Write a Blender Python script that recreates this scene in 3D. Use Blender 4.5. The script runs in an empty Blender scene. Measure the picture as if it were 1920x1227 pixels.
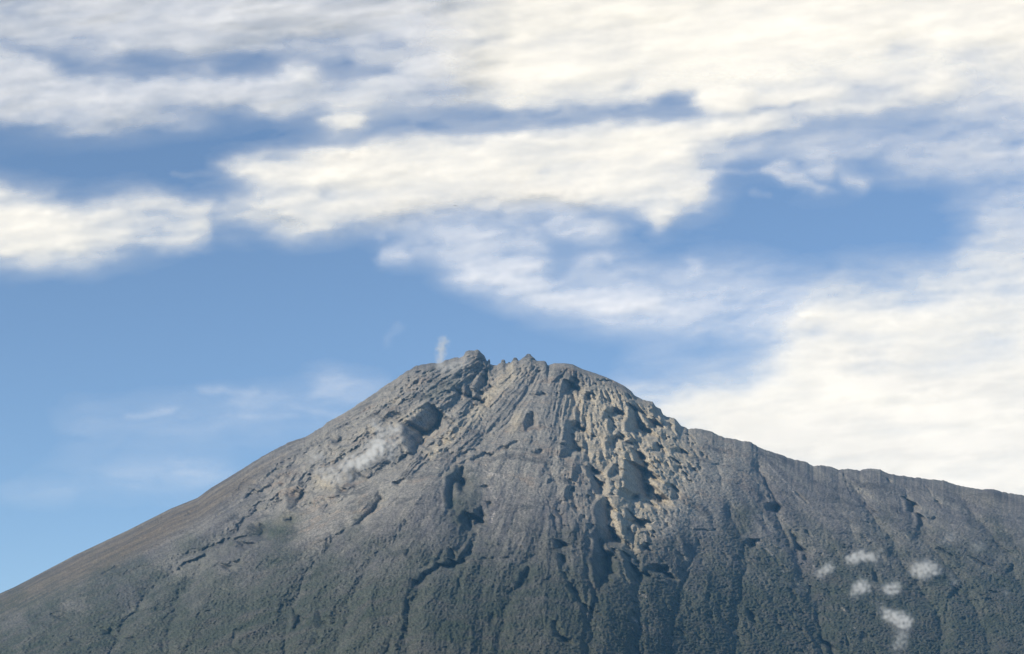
import bpy, math, random
import numpy as np

# ------------------------------------------------------------------ camera, sky, sun, exposure
scene = bpy.context.scene
W, H = 1920.0, 1227.0
F = 3583.0                                   # focal length in source pixels (about 67 mm)
PITCH = math.radians(14.6)
CAMZ = 1.7
cam_data = bpy.data.cameras.new('camera')
cam_data.sensor_width = 36.0
cam_data.lens = F / W * 36.0
cam_data.clip_start = 1.0
cam_data.clip_end = 400000.0
cam = bpy.data.objects.new('camera', cam_data)
cam.location = (0, 0, CAMZ)
cam.rotation_euler = (math.pi / 2 + PITCH, 0, 0)
scene.collection.objects.link(cam)
scene.camera = cam

SUN = np.array([-0.73, -0.50, 0.47]); SUN = SUN / np.linalg.norm(SUN)
sun_elev = math.asin(SUN[2]); sun_az = math.atan2(SUN[0], SUN[1])
world = bpy.data.worlds.new('World'); scene.world = world; world.use_nodes = True
nt = world.node_tree
sky = nt.nodes.new('ShaderNodeTexSky'); sky.sky_type = 'NISHITA'; sky.sun_disc = False
sky.sun_elevation = sun_elev; sky.sun_rotation = sun_az
sky.altitude = 1800; sky.air_density = 1.0; sky.dust_density = 0.25; sky.ozone_density = 2.2
bg = nt.nodes['Background']; bg.inputs['Strength'].default_value = 0.14
nt.links.new(sky.outputs[0], bg.inputs[0])
sl = bpy.data.lights.new('sun', 'SUN'); sl.energy = 5.0; sl.angle = math.radians(0.5); sl.color = (1.0, 0.93, 0.82)
so = bpy.data.objects.new('sun', sl); scene.collection.objects.link(so)
from mathutils import Vector
so.rotation_euler = Vector(SUN.tolist()).to_track_quat('Z', 'Y').to_euler()
scene.view_settings.view_transform = 'Standard'; scene.view_settings.look = 'None'
scene.view_settings.exposure = 0.0; scene.view_settings.gamma = 1.0
scene.cycles.transparent_max_bounces = 48
scene.cycles.volume_bounces = 2
scene.cycles.max_bounces = 8
scene.cycles.use_denoising = True
scene.cycles.use_adaptive_sampling = False
scene.cycles.diffuse_bounces = 2

# ------------------------------------------------------------------ helpers
def ray(u, v):
    """view direction scaled so its y component is 1"""
    X = (u - W / 2) / F; Y = -(v - H / 2) / F
    c, s = math.cos(PITCH), math.sin(PITCH)
    dy = c - Y * s; dz = s + Y * c
    return X / dy, dz / dy
def tag(o, label=None, cat=None, group=None, kind=None):
    if label: o['label'] = label
    if cat: o['category'] = cat
    if group: o['group'] = group
    if kind: o['kind'] = kind
    return o
_rng = np.random.RandomState(7)
PERM = _rng.permutation(256).astype(np.int32); PERM = np.concatenate([PERM, PERM])
GA = _rng.rand(256) * 2 * np.pi; GX = np.cos(GA).astype(np.float32); GY = np.sin(GA).astype(np.float32)
def gnoise(x, y, seed=0):
    xi = np.floor(x); yi = np.floor(y)
    xf = (x - xi).astype(np.float32); yf = (y - yi).astype(np.float32)
    xi = (xi.astype(np.int64) + seed * 37) & 255; yi = (yi.astype(np.int64) + seed * 91) & 255
    def g(ix, iy, fx, fy):
        h = PERM[PERM[ix & 255] + (iy & 255)]
        return GX[h] * fx + GY[h] * fy
    sx = xf * xf * xf * (xf * (xf * 6 - 15) + 10); sy = yf * yf * yf * (yf * (yf * 6 - 15) + 10)
    a = g(xi, yi, xf, yf); b = g(xi + 1, yi, xf - 1, yf)
    c = g(xi, yi + 1, xf, yf - 1); d = g(xi + 1, yi + 1, xf - 1, yf - 1)
    return (a + (b - a) * sx + (c + (d - c) * sx - a - (b - a) * sx) * sy) * 1.5
def fbm(x, y, octv=5, seed=0, gain=0.5, lac=2.03):
    s = 0; a = 1.0; t = 0
    for k in range(octv):
        s = s + a * gnoise(x, y, seed + k * 5); t += a
        a *= gain; x = x * lac + 11.3; y = y * lac + 5.7
    return s / t
def ridged(x, y, octv=5, seed=0, gain=0.55, lac=2.07):
    s = 0; a = 1.0; t = 0; w = 1.0
    for k in range(octv):
        n = 1 - np.abs(gnoise(x, y, seed + k * 7)) * 1.7
        n = np.clip(n, 0, 1) ** 2
        s = s + a * n * w; t += a; w = np.clip(n * 1.6, 0, 1)
        a *= gain; x = x * lac + 3.1; y = y * lac + 8.2
    return s / t
def sstep(a, b, x):
    t = np.clip((x - a) / (b - a), 0, 1); return t * t * (3 - 2 * t)
def poly_mask(px, py, pts):
    """even-odd rule on coordinate arrays"""
    inside = np.zeros(px.shape, bool); n = len(pts)
    for i in range(n):
        x1, y1 = pts[i]; x2, y2 = pts[(i + 1) % n]
        if y1 == y2: continue
        c = ((y1 > py) != (y2 > py)) & (px < (x2 - x1) * (py - y1) / (y2 - y1) + x1)
        inside ^= c
    return inside
def line_dist(px, py, pts):
    d = np.full(px.shape, 1e9)
    for (x1, y1), (x2, y2) in zip(pts[:-1], pts[1:]):
        dx, dy = x2 - x1, y2 - y1; L = dx * dx + dy * dy + 1e-9
        t = np.clip(((px - x1) * dx + (py - y1) * dy) / L, 0, 1)
        d = np.minimum(d, np.hypot(px - x1 - t * dx, py - y1 - t * dy))
    return d
def gblur(a, s):
    if s < 0.3: return a
    r = int(3 * s) + 1; k = np.exp(-0.5 * (np.arange(-r, r + 1) / s) ** 2); k /= k.sum()
    p = np.pad(a, ((r, r), (0, 0)), 'edge')
    o = np.zeros_like(a)
    for i, w in enumerate(k): o += w * p[i:i + a.shape[0]]
    p = np.pad(o, ((0, 0), (r, r)), 'edge'); o2 = np.zeros_like(a)
    for i, w in enumerate(k): o2 += w * p[:, i:i + a.shape[1]]
    return o2
class Raster:
    def __init__(s, u0, v0, u1, v1, step):
        s.u0, s.v0, s.step = u0, v0, step
        s.nu = int((u1 - u0) / step) + 1; s.nv = int((v1 - v0) / step) + 1
        s.U, s.V = np.meshgrid(u0 + np.arange(s.nu) * step, v0 + np.arange(s.nv) * step)
        s.a = np.zeros(s.U.shape)
    def window(s, pts, pad):
        xs = [p[0] for p in pts]; ys = [p[1] for p in pts]
        i0 = int(max(0, (min(xs) - pad - s.u0) / s.step)); i1 = int(min(s.nu, (max(xs) + pad - s.u0) / s.step + 2))
        j0 = int(max(0, (min(ys) - pad - s.v0) / s.step)); j1 = int(min(s.nv, (max(ys) + pad - s.v0) / s.step + 2))
        return slice(j0, max(j1, j0)), slice(i0, max(i1, i0))
    def paint(s, pts, a, sig=4, width=None, mode='over'):
        w = s.window(pts, 4 * sig + (width or 0) + 2)
        U, V = s.U[w], s.V[w]
        if U.size == 0: return
        m = poly_mask(U, V, pts).astype(float) if width is None else (line_dist(U, V, pts) < width / 2).astype(float)
        m = gblur(m, sig / s.step)
        if mode == 'over': s.a[w] += (a - s.a[w]) * m
        elif mode == 'max': s.a[w] = np.maximum(s.a[w], a * m)
        else: s.a[w] += a * m
    def sample(s, u, v, arr=None):
        arr = s.a if arr is None else arr
        x = np.clip((u - s.u0) / s.step, 0, s.nu - 1.001); y = np.clip((v - s.v0) / s.step, 0, s.nv - 1.001)
        xi = x.astype(int); yi = y.astype(int); fx = x - xi; fy = y - yi
        return (arr[yi, xi] * (1 - fx) + arr[yi, xi + 1] * fx) * (1 - fy) + (arr[yi + 1, xi] * (1 - fx) + arr[yi + 1, xi + 1] * fx) * fy
def Z(x0, y0, sc, *pts):
    return [(x0 + p[0] / sc, y0 + p[1] / sc) for p in pts]
def grid_mesh(name, P, mat, keep=None, attrs=None, smooth=True, flip=False, extra=None):
    """P: (rows, cols, 3); attrs: dict of (rows, cols); extra: a second sheet put in the same mesh"""
    sheets = [(P, keep, attrs, flip)] + ([extra] if extra else [])
    VV = []; FF = []; AA = {k: [] for k in (attrs or {})}; off = 0
    for (Q, kp, at, fl) in sheets:
        r, c = Q.shape[:2]; idx = np.arange(r * c).reshape(r, c)
        f = np.stack([idx[:-1, :-1], idx[1:, :-1], idx[1:, 1:], idx[:-1, 1:]], -1).reshape(-1, 4)
        if fl: f = f[:, ::-1]
        if kp is not None:
            kf = (kp[:-1, :-1] | kp[1:, :-1] | kp[1:, 1:] | kp[:-1, 1:]).reshape(-1); f = f[kf]
        used = np.zeros(r * c, bool); used[f.reshape(-1)] = True
        remap = np.cumsum(used) - 1
        VV.append(Q.reshape(-1, 3)[used]); FF.append(remap[f] + off)
        for k in AA: AA[k].append(np.asarray(at[k]).reshape(-1)[used])
        off += used.sum()
    VV = np.concatenate(VV); FF = np.concatenate(FF)
    me = bpy.data.meshes.new(name)
    me.vertices.add(len(VV)); me.vertices.foreach_set('co', VV.astype(np.float32).reshape(-1))
    me.loops.add(FF.size); me.loops.foreach_set('vertex_index', FF.astype(np.int32).reshape(-1))
    me.polygons.add(len(FF)); me.polygons.foreach_set('loop_start', np.arange(0, FF.size, 4, dtype=np.int32))
    me.polygons.foreach_set('use_smooth', np.full(len(FF), smooth, bool))
    for k in AA:
        a = me.attributes.new(k, 'FLOAT', 'POINT'); a.data.foreach_set('value', np.concatenate(AA[k]).astype(np.float32))
    me.update(calc_edges=True); me.validate()
    me.materials.append(mat)
    o = bpy.data.objects.new(name, me); scene.collection.objects.link(o)
    return o
class NT:
    def __init__(s, name):
        s.m = bpy.data.materials.new(name); s.m.use_nodes = True; s.t = s.m.node_tree
        s.t.nodes.clear(); s.out = s.t.nodes.new('ShaderNodeOutputMaterial')
    def n(s, typ, **kw):
        nd = s.t.nodes.new(typ)
        for k, v in kw.items():
            if k in nd.inputs.keys() if isinstance(k, str) else False:
                s.set(nd.inputs[k], v)
            else: setattr(nd, k, v)
        return nd
    def set(s, inp, v):
        if hasattr(v, 'is_output') or isinstance(v, bpy.types.NodeSocket): s.t.links.new(v, inp)
        else: inp.default_value = v
    def attr(s, name): return s.n('ShaderNodeAttribute', attribute_name=name).outputs['Fac']
    def noise(s, vec, scale, detail=6, rough=0.6, dist=0.0):
        nd = s.n('ShaderNodeTexNoise'); s.set(nd.inputs['Vector'], vec); nd.inputs['Scale'].default_value = scale
        nd.inputs['Detail'].default_value = detail; nd.inputs['Roughness'].default_value = rough
        nd.inputs['Distortion'].default_value = dist
        return nd.outputs['Fac']
    def math(s, op, a, b=0.0, clamp=False):
        nd = s.n('ShaderNodeMath', operation=op, use_clamp=clamp); s.set(nd.inputs[0], a); s.set(nd.inputs[1], b)
        return nd.outputs[0]
    def maprange(s, v, a, b, c=0.0, d=1.0):
        nd = s.n('ShaderNodeMapRange'); s.set(nd.inputs[0], v)
        for i, q in enumerate((a, b, c, d)): nd.inputs[i + 1].default_value = q
        return nd.outputs[0]
    def mix(s, f, a, b):
        nd = s.n('ShaderNodeMix', data_type='RGBA'); s.set(nd.inputs[0], f)
        for sock, q in ((nd.inputs[6], a), (nd.inputs[7], b)):
            if isinstance(q, tuple): q = (*q, 1.0) if len(q) == 3 else q
            s.set(sock, q)
        return nd.outputs[2]

# ------------------------------------------------------------------ the mountain
SKY = [(-3400,1660),(-860,1560),(-60,1144),(0,1113),(31,1099),(141,1041),(240,994.5),(320,954),(370,934),(396,915),(441,888),(472,868),
(511,845),(544,829),(572,820),(605,800),(611,794),(644,776),(699,740),(721,724),(742,711),(759,698.4),(780,686.7),(802,682),(810,681.4),
(827,681),(836,675),(846,673),(853,670),(862,671),(869,668),(873,660),(880,656.6),(888,657.6),(895,656),(901,660),(908.7,667.7),(913,677),(916,674.7),(919,683.5),
(922.5,684.5),(932,685),(937,681),(943,678),(949,682),(957,680),(962,676),(968,675),(973,677),(980,671),(985,669),(994,669),(998,673),(1003,675),(1007,677),(1020,677),(1024,679),
(1027,686),(1033,683.6),(1039,681.4),(1060,681.4),(1074,683.5),(1091,692),(1112,698.7),(1135,707),(1157,716.7),(1169,723),(1184,733.7),
(1190,742),(1203,748.5),(1212,751.7),(1224,753.8),(1229,762),(1239,767.6),(1243,777),(1249,781),(1256,782.4),(1265,784.5),(1271,791),
(1277,799),(1284,800.5),(1290,805),(1296,804.5),(1305,803),(1326,806.8),(1339,812),(1356,819.5),(1375,822.7),(1390,827.5),(1405,828.5),
(1425,840),(1455,850),(1490,862.5),(1510,865),(1525,875),(1540,872.5),(1555,874),(1572,881.5),(1590,879),(1610,882.5),(1630,878.5),
(1647,880),(1665,887.5),(1690,892.5),(1730,897.5),(1770,901.5),(1790,909),(1835,917.5),(1860,917.5),(1890,925),(1920,929),(2000,945),
(2600,1120),(3600,1480),(5600,1660)]
SX = np.array([p[0] for p in SKY]); SV = np.array([p[1] for p in SKY])
Y_RIDGE = 12000.0
U0 = 905.0
MPP = Y_RIDGE / F
def ridge_y(u):
    return Y_RIDGE + 500 * sstep(1100, 1900, u) - 0 * u
def skyline(u):
    v = np.interp(u, SX, SV)
    rough = 0.35 + 1.7 * np.exp(-((u - 905) / 40.0) ** 2) + 1.0 * np.exp(-((u - 1225) / 60.0) ** 2) + 0.6 * np.exp(-((u - 960) / 50.0) ** 2)
    rough = rough + 2.0 * sstep(380, 560, u) * sstep(1000, 760, u) + 2.2 * sstep(1260, 1300, u)
    return v + rough * fbm(u / 9.0, u * 0 + 3.3, 4, 3, 0.65)
# shadowed hollows: (points, depth factor, stroke width or None)
T1 = lambda *p: Z(700, 620, 4.72, *p)
T2 = lambda *p: Z(1000, 650, 4.72, *p)
T3 = lambda *p: Z(1000, 880, 3.535, *p)
T4 = lambda *p: Z(400, 740, 3.608, *p)
T5 = lambda *p: Z(0, 880, 3.536, *p)
T6 = lambda *p: Z(500, 900, 3.752, *p)
T7 = lambda *p: Z(1420, 880, 3.536, *p)
T8 = lambda *p: Z(800, 650, 2.126, *p)
T9 = lambda *p: Z(0, 650, 2.0, *p)
HOLLOWS = [
 (T1((240,830),(330,760),(500,640),(545,660),(580,730),(575,800),(545,850),(450,890),(420,930),(385,1000),(380,1080),(340,1105),(300,1090),(250,1010),(235,900)),None),
 (T1((925,400),(990,330),(1000,440),(960,500),(890,560),(870,520),(900,450)),None),
 (T1((810,460),(850,510),(858,580),(820,615),(785,560)),None),
 (T1((1560,490),(1650,420),(1720,345)),4), (T1((1640,545),(1680,440),(1790,400),(1795,430),(1720,515),(1670,555)),None),
 (T1((1040,495),(930,560),(850,640),(760,710)),5), (T1((780,560),(700,520),(640,560)),4),
 (T1((1350,760),(1400,700),(1410,740),(1370,830),(1350,890),(1335,800)),None),
 (T1((1680,790),(1790,780),(1800,860),(1745,850),(1762,960),(1740,1080),(1640,1120),(1690,1000),(1690,900)),None),
 (T1((700,1210),(790,1160),(860,1120),(1070,1080),(1200,1010),(1290,970)),5),
 (T1((90,830),(200,760),(330,690)),5), (T1((0,850),(90,800),(180,740)),4), (T1((0,720),(150,640),(280,560)),3),
 (T1((30,590),(230,480),(400,400)),3), (T1((400,640),(520,560),(600,520)),4), (T1((0,800),(120,730)),3),
 (T1((900,1000),(1070,900),(1150,850)),2.5),(T1((600,1130),(760,1040),(880,960)),3),(T1((1100,900),(1160,830),(1240,740)),4),(T1((740,760),(870,680),(960,600)),3),
 (T1((460,1040),(560,960),(700,880)),3.5),(T1((1380,560),(1480,560),(1530,550)),5),(T1((1400,1080),(1500,1050)),5),
 (T2((850,490),(900,560),(940,700),(880,750),(800,745),(795,680),(830,620)),None),
 (T2((990,640),(1080,630),(1088,690),(1020,722),(990,690)),None),
 (T2((605,580),(650,550),(660,600),(640,640),(605,620)),None), (T2((655,560),(712,520),(717,570),(680,592)),None),
 (T2((660,650),(690,640),(720,710),(670,702)),None),
 (T2((270,660),(300,650),(300,760),(340,800),(355,870),(325,950),(215,990),(260,930),(270,850)),None),
 (T2((440,430),(490,395),(470,470),(435,475)),None),
 (T2((830,890),(900,910),(945,940),(935,1000),(880,1000)),None),
 (T2((798,1010),(940,1010),(985,1030),(1000,1120),(960,1160),(1008,1227),(960,1300),(920,1315),(860,1355),(795,1350)),None),
 (T2((1060,850),(1112,850),(1107,920),(1060,912)),None), (T2((975,912),(1020,900),(1012,932)),None),
 (T2((425,1045),(482,1028),(512,1080),(500,1140),(552,1190),(522,1227),(470,1150)),None),
 (T2((640,1100),(712,1020),(717,1120),(660,1150)),None), (T2((790,840),(885,800),(862,855),(800,865)),None),
 (T2((650,800),(740,790),(770,830)),6), (T2((1250,1070),(1300,1060)),5), (T2((1340,760),(1380,790)),4),
 (T2((560,300),(700,310)),3),(T2((1020,560),(1120,590)),6),(T2((1050,510),(1100,560),(1150,620)),5),
 (T3((430,190),(485,185),(480,250),(500,330),(490,360),(545,450),(530,472),(470,462),(430,490),(490,580),(492,660),(450,720),(420,795),(400,765),(375,700),(370,600),(390,540),(375,440),(400,360),(388,240)),None),
 (T3((598,240),(640,290),(680,330),(732,318),(740,342),(650,348),(598,335)),None),
 (T3((560,520),(600,540),(640,620),(692,690),(680,722),(650,744),(620,712),(600,640)),None),
 (T3((340,0),(380,10),(390,50),(430,90),(440,150),(410,162),(370,130),(370,60)),None),
 (T3((550,130),(592,120),(582,182),(553,172)),None), (T3((700,110),(770,110),(760,190),(710,190)),None),
 (T3((920,80),(935,120),(947,187),(910,197),(918,140)),None),
 (T3((145,560),(197,560),(202,600),(170,665),(150,610)),None), (T3((120,455),(205,470),(218,492),(150,525),(125,500)),None),
 (T3((215,730),(262,780),(302,872),(250,862),(230,800)),None), (T3((170,640),(215,730)),6),
 (T3((1382,458),(1515,465),(1450,490),(1432,527),(1400,492)),None),
 (T3((1500,10),(1540,110),(1560,180),(1600,250)),3.5), (T3((1525,225),(1600,240),(1605,272),(1540,274)),None),
 (T3((720,470),(765,490),(720,545),(700,520)),None), (T3((210,120),(250,105),(240,200),(210,190)),None),
 (T3((385,780),(375,900),(365,1000)),6), (T3((120,1000),(160,1100),(230,1140)),9),
 (T3((1060,640),(1010,690),(960,780),(940,850)),5), (T3((725,650),(768,705),(700,692)),None), (T3((850,680),(915,690),(872,725)),None),
 (T3((1400,900),(1430,940),(1465,1022),(1430,1002)),None), (T3((650,930),(640,990)),7), (T3((1050,405),(1210,400)),3.5),
 (T3((95,60),(125,60),(100,110)),None),(T3((255,200),(270,270)),5),(T3((130,250),(180,330),(190,400)),5),(T3((1080,450),(1080,500)),5),
 (T3((30,170),(40,120),(70,90)),3),(T3((690,430),(735,415)),3),(T3((610,450),(600,400)),3),
 (T4((480,640),(560,620),(612,640),(600,700),(560,732),(520,785),(485,762),(472,700)),None),
 (T4((120,965),(200,920),(240,860),(290,850),(345,900),(332,952),(230,960),(140,985)),None), (T4((0,1005),(120,962)),5),
 (T4((290,655),(380,560),(462,540),(420,592),(340,645),(300,672)),None), (T4((100,722),(200,690),(290,662)),4),
 (T4((930,850),(1000,790),(1080,700),(1120,650),(1142,700),(1060,800),(980,882),(930,893)),None),
 (T4((925,890),(800,960),(640,1040)),3.5), (T4((1205,590),(1310,560),(1235,622)),None), (T4((810,595),(905,640),(830,675)),None),
 (T4((640,430),(700,380),(742,370),(680,415)),None), (T4((770,330),(830,270),(892,250),(855,315),(800,342)),None), (T4((895,250),(940,210),(1000,185)),5),
 (T4((980,310),(1050,240),(1062,262),(1010,312)),None), (T4((690,740),(760,705),(850,690)),4.5), (T4((890,500),(950,510),(1005,540),(940,600),(900,592)),None),
 (T4((1560,560),(1620,500),(1690,470),(1660,560),(1605,620),(1600,720),(1570,775),(1553,650)),None),
 (T4((1640,820),(1732,800),(1732,912),(1670,902)),None), (T4((1640,560),(1692,560),(1682,650),(1640,642)),None),
 (T4((470,820),(540,815),(530,855),(470,860)),None), (T4((640,150),(700,130)),2),(T4((60,800),(0,835)),3),(T4((520,640),(640,570),(760,500)),2.5),
 (T4((1100,480),(1200,430),(1330,400)),3.5),(T4((1140,790),(1200,740),(1280,680)),3),(T4((540,780),(660,730)),4),(T4((750,820),(860,790)),2),
 (T4((430,380),(300,450)),2.5),(T4((1100,195),(1200,140),(1260,120)),6),(T4((620,350),(560,390)),2.5),
 (T6((1335,240),(1380,210),(1432,260),(1400,347),(1340,300)),None), (T6((1450,220),(1512,170),(1512,290),(1460,322)),None),
 (T6((1440,410),(1380,500),(1340,560),(1200,595),(1070,660)),8), (T6((1280,480),(1300,540)),10), (T6((1100,650),(1040,700),(1005,760)),13), (T6((1000,760),(970,850),(960,960)),7),
 (T6((1728,742),(1760,640),(1840,588),(1845,610),(1790,730),(1740,764)),None), (T6((1490,560),(1600,545)),5), (T6((1640,550),(1725,545)),4),
 (T6((1240,100),(1300,110),(1290,190),(1250,200)),None), (T6((1490,50),(1560,40)),5),
 (T6((950,500),(1005,478),(985,542)),None), (T6((930,960),(950,1060)),6), (T6((350,900),(380,1000),(320,1100),(270,1227)),8), (T6((180,910),(210,980),(180,1050)),8),
 (T6((870,1080),(840,1160),(810,1240)),9), (T6((1690,600),(1600,690)),3), (T6((940,280),(940,440)),3), (T6((1370,620),(1330,760)),5),
 (T6((1570,930),(1560,1010)),7), (T6((1540,150),(1575,150),(1560,210)),None),
 (T7((40,80),(80,140),(120,210)),3), (T7((35,230),(120,200),(150,250),(60,282)),None),
 (T7((190,390),(230,450),(245,490)),5), (T7((225,450),(290,520),(285,545),(230,510)),None), (T7((290,560),(312,605)),5),
 (T7((560,10),(620,180)),2.5), (T7((670,110),(720,240),(790,290)),2.2), (T7((240,130),(330,240)),3), (T7((860,60),(885,95)),3), (T7((1100,100),(1170,190),(1230,270)),2.2),
 (T7((965,200),(1042,212),(1030,282),(980,272)),None), (T7((1035,290),(1087,300),(1090,365),(1052,402)),None), (T7((1120,330),(1180,320)),3.5), (T7((950,180),(980,210)),4),
 (T7((755,660),(785,690),(795,750),(765,752)),None), (T7((1270,750),(1310,790),(1265,850)),8), (T7((1260,870),(1240,960),(1235,1050)),3.5),
 (T7((1550,690),(1540,760)),3), (T7((1700,600),(1650,690)),5), (T7((390,1100),(440,1160),(500,1240)),9), (T7((590,1100),(600,1180)),4),
 (T7((310,410),(350,440)),5), (T7((700,330),(760,390)),2), (T7((420,600),(390,650)),2.5), (T7((1180,920),(1170,960)),4), (T7((1480,840),(1460,900)),4),(T7((930,180),(930,300)),2),
 (T5((160,882),(250,850),(380,790)),3), (T5((680,700),(790,640)),5), (T5((800,700),(960,640)),4.5), (T5((1610,175),(1690,130),(1768,100)),6), (T5((1150,670),(1250,600),(1360,560)),7),
 (T5((650,1050),(740,1035),(725,1092),(660,1102)),None), (T5((800,1110),(885,1118)),6), (T5((1060,1000),(1120,950),(1200,885)),5), (T5((1300,520),(1210,560)),4),
 (T5((860,410),(1130,262)),3), (T5((1200,310),(1290,270)),2.5), (T5((950,560),(1100,470),(1250,400)),2), (T5((1420,640),(1520,640),(1600,600)),7), (T5((1510,500),(1690,490)),8),
 (T5((340,970),(430,960)),8),(T5((420,1160),(500,1110)),8),(T5((1530,1180),(1560,1080),(1640,1040)),5),(T5((1060,130+1000),(1080,1200)),9),
 (T9((1680,440),(1720,400),(1790,380)),4),(T9((1170,350),(1250,330),(1320,300)),4),(T9((1660,760),(1600,840)),4),(T9((1100,980),(1090,1060)),5),(T9((1200,1000),(1180,1040)),6),
 (T8((100,480),(160,450),(240,430)),5),(T8((400,260),(410,300),(395,340)),6),(T8((520,380),(570,400)),5),(T8((970,440),(1010,470)),3),(T8((990,480),(1000,500)),4),
 (T8((560,940),(600,1010),(640,1060)),6),(T8((860,880),(960,880)),8),(T8((480,600),(520,760)),5),(T8((380,760),(330,840)),4),(T8((1270,1050),(1300,1100)),6),
 (T8((500,910),(430,960)),4),(T8((160,660),(200,690)),6),(T8((700,260),(740,240)),7),(T8((610,190),(660,180)),4),(T8((640,480),(690,590)),4),
]
R = Raster(-80, 640, 2000, 1260, 1.0)
for pts, w in HOLLOWS:
    if w is None: R.paint(pts, 1.0, 0.8, None, 'max')
    else:
        win = R.window(pts, w + 12); Uw, Vw = R.U[win], R.V[win]
        if Uw.size == 0: continue
        best = np.full(Uw.shape, 1e9); arc = np.zeros(Uw.shape); L = 0.0
        tot_ = sum(math.dist(a_, b_) for a_, b_ in zip(pts[:-1], pts[1:]))
        for (xa, ya), (xb, yb) in zip(pts[:-1], pts[1:]):
            seg = math.dist((xa, ya), (xb, yb)) + 1e-6
            tt = np.clip(((Uw - xa) * (xb - xa) + (Vw - ya) * (yb - ya)) / seg ** 2, 0, 1)
            dd = np.hypot(Uw - xa - tt * (xb - xa), Vw - ya - tt * (yb - ya))
            near = dd < best; best = np.where(near, dd, best); arc = np.where(near, (L + tt * seg) / tot_, arc); L += seg
        taper = np.clip(4 * arc * (1 - arc), 0, 1) ** 0.6
        half = w * 0.62 * (0.25 + 0.75 * taper) * (1 + 1.6 * fbm(Uw / 13, Vw / 13, 3, 401)) 
        R.a[win] = np.maximum(R.a[win], np.clip((half - best) / 1.4 + 0.5, 0, 1) * (0.75 if w < 6 else 0.95))
# ragged edges
wu = 6 * fbm(R.U / 15, R.V / 15, 5, 11, 0.62); wv = 6 * fbm(R.U / 15, R.V / 15, 5, 23, 0.62)
M = R.sample(R.U + wu, R.V + wv)
M = M * (1.0 + 0.5 * fbm(R.U / 9, R.V / 16, 4, 29, 0.6))
# flow coordinates: down-slope fans
ua = 900 + 0.55 * np.clip(R.U - 1100, 0, None)
def flow(u, v):
    ua = 1100 + 0.45 * np.clip(u - 1100, 0, None)
    ang = np.arctan2(u - ua, v - 560.0)
    return ang * 600.0, np.hypot(u - ua, v - 560.0)
FA, FR = flow(R.U, R.V)
vS = skyline(R.U[0])[None, :]
depth_px = R.V - vS
# smaller natural ledges and ravines, everywhere but on smooth scree
rock = Raster(-80, 640, 2000, 1260, 2.0); rock.a += 0.45
rock.paint(T8((250,0),(600,60),(1000,280),(1100,420),(1000,600),(900,760),(800,900),(640,900),(560,700),(520,400),(500,200)), 1.0, 14)
rock.paint([(700,735),(800,680),(920,660),(925,760),(860,860),(700,900),(560,960),(480,930),(600,810)], 0.85, 10)
rock.paint([(-80,1150),(0,1113),(320,954),(400,912),(470,880),(420,960),(250,1060),(-80,1200)], 0.05, 8)
rock.paint([(560,960),(700,890),(800,860),(830,900),(760,960),(640,1010),(560,1020)], 0.15, 8)
rock.paint([(1040,684),(1060,684),(1030,740),(900,880),(820,880),(900,790),(980,720)], 0.2, 8)
rock.paint([(1760,905),(1830,925),(1880,960),(1960,1000),(1960,940),(1880,922)], 0.15, 8)
rock.paint([(-80,1180),(250,1090),(600,1030),(900,1010),(1100,1030),(1300,1010),(1960,1000),(1960,1300),(-80,1300)], 0.55, 20)
ROCK = rock.sample(R.U, R.V)
n2 = fbm(FA / 8, FR / 22, 4, 41, 0.55)
n3 = fbm(R.U / 9, R.V / 9, 4, 51, 0.55)
led = sstep(0.15, 0.2, n2 * 0.85 + n3 * 0.45 - 0.12 + 0.14 * ROCK) * sstep(0.3, 0.7, ROCK)
M = np.clip(np.maximum(M, 0.75 * led * sstep(4, 14, depth_px)), 0, 1)
# branching ravines: rain run-off gathered down the slope on a coarse grid
DR = Raster(-100, 620, 2020, 1280, 2.5)
dA, dR = flow(DR.U, DR.V)
Hh = -dR + 26 * fbm(DR.U / 70, DR.V / 70, 5, 301, 0.6) + 9 * fbm(DR.U / 16, DR.V / 16, 3, 311, 0.6)
acc = None
for it in range(3):
    if acc is not None: Hh = Hh - 2.2 * np.log(acc)
    nv, nu = Hh.shape
    Hp = np.pad(Hh, 1, constant_values=1e9)
    best = np.full(Hh.shape, -1e9); tgt = np.zeros(Hh.shape, np.int64)
    ii = np.arange(nv * nu).reshape(nv, nu)
    for dj in (-1, 0, 1):
        for di in (-1, 0, 1):
            if dj == 0 and di == 0: continue
            drop = (Hh - Hp[1 + dj:1 + dj + nv, 1 + di:1 + di + nu]) / math.hypot(dj, di)
            drop = drop * (1 + 0.25 * _rng.rand(nv, nu))
            w = drop > best
            best = np.where(w, drop, best); tgt = np.where(w, ii + dj * nu + di, tgt)
    order = np.argsort(-Hh.reshape(-1)).tolist(); tg = tgt.reshape(-1).tolist(); ok = (best.reshape(-1) > 0).tolist()
    ac = [1.0] * (nv * nu)
    for q in order:
        if ok[q]:
            t_ = tg[q]
            if 0 <= t_ < nv * nu: ac[t_] += ac[q]
    acc = np.array(ac).reshape(nv, nu)
la = np.clip(np.log(acc) - 3.0, 0, 5.0)
DR.a = gblur(la, 0.8) * 0.5 + gblur(la, 2.4) * 1.3 + gblur(la, 5.5) * 2.4
ravine_green = gblur(la, 2.5)
Mq = gblur(M, 2.0)
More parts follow.
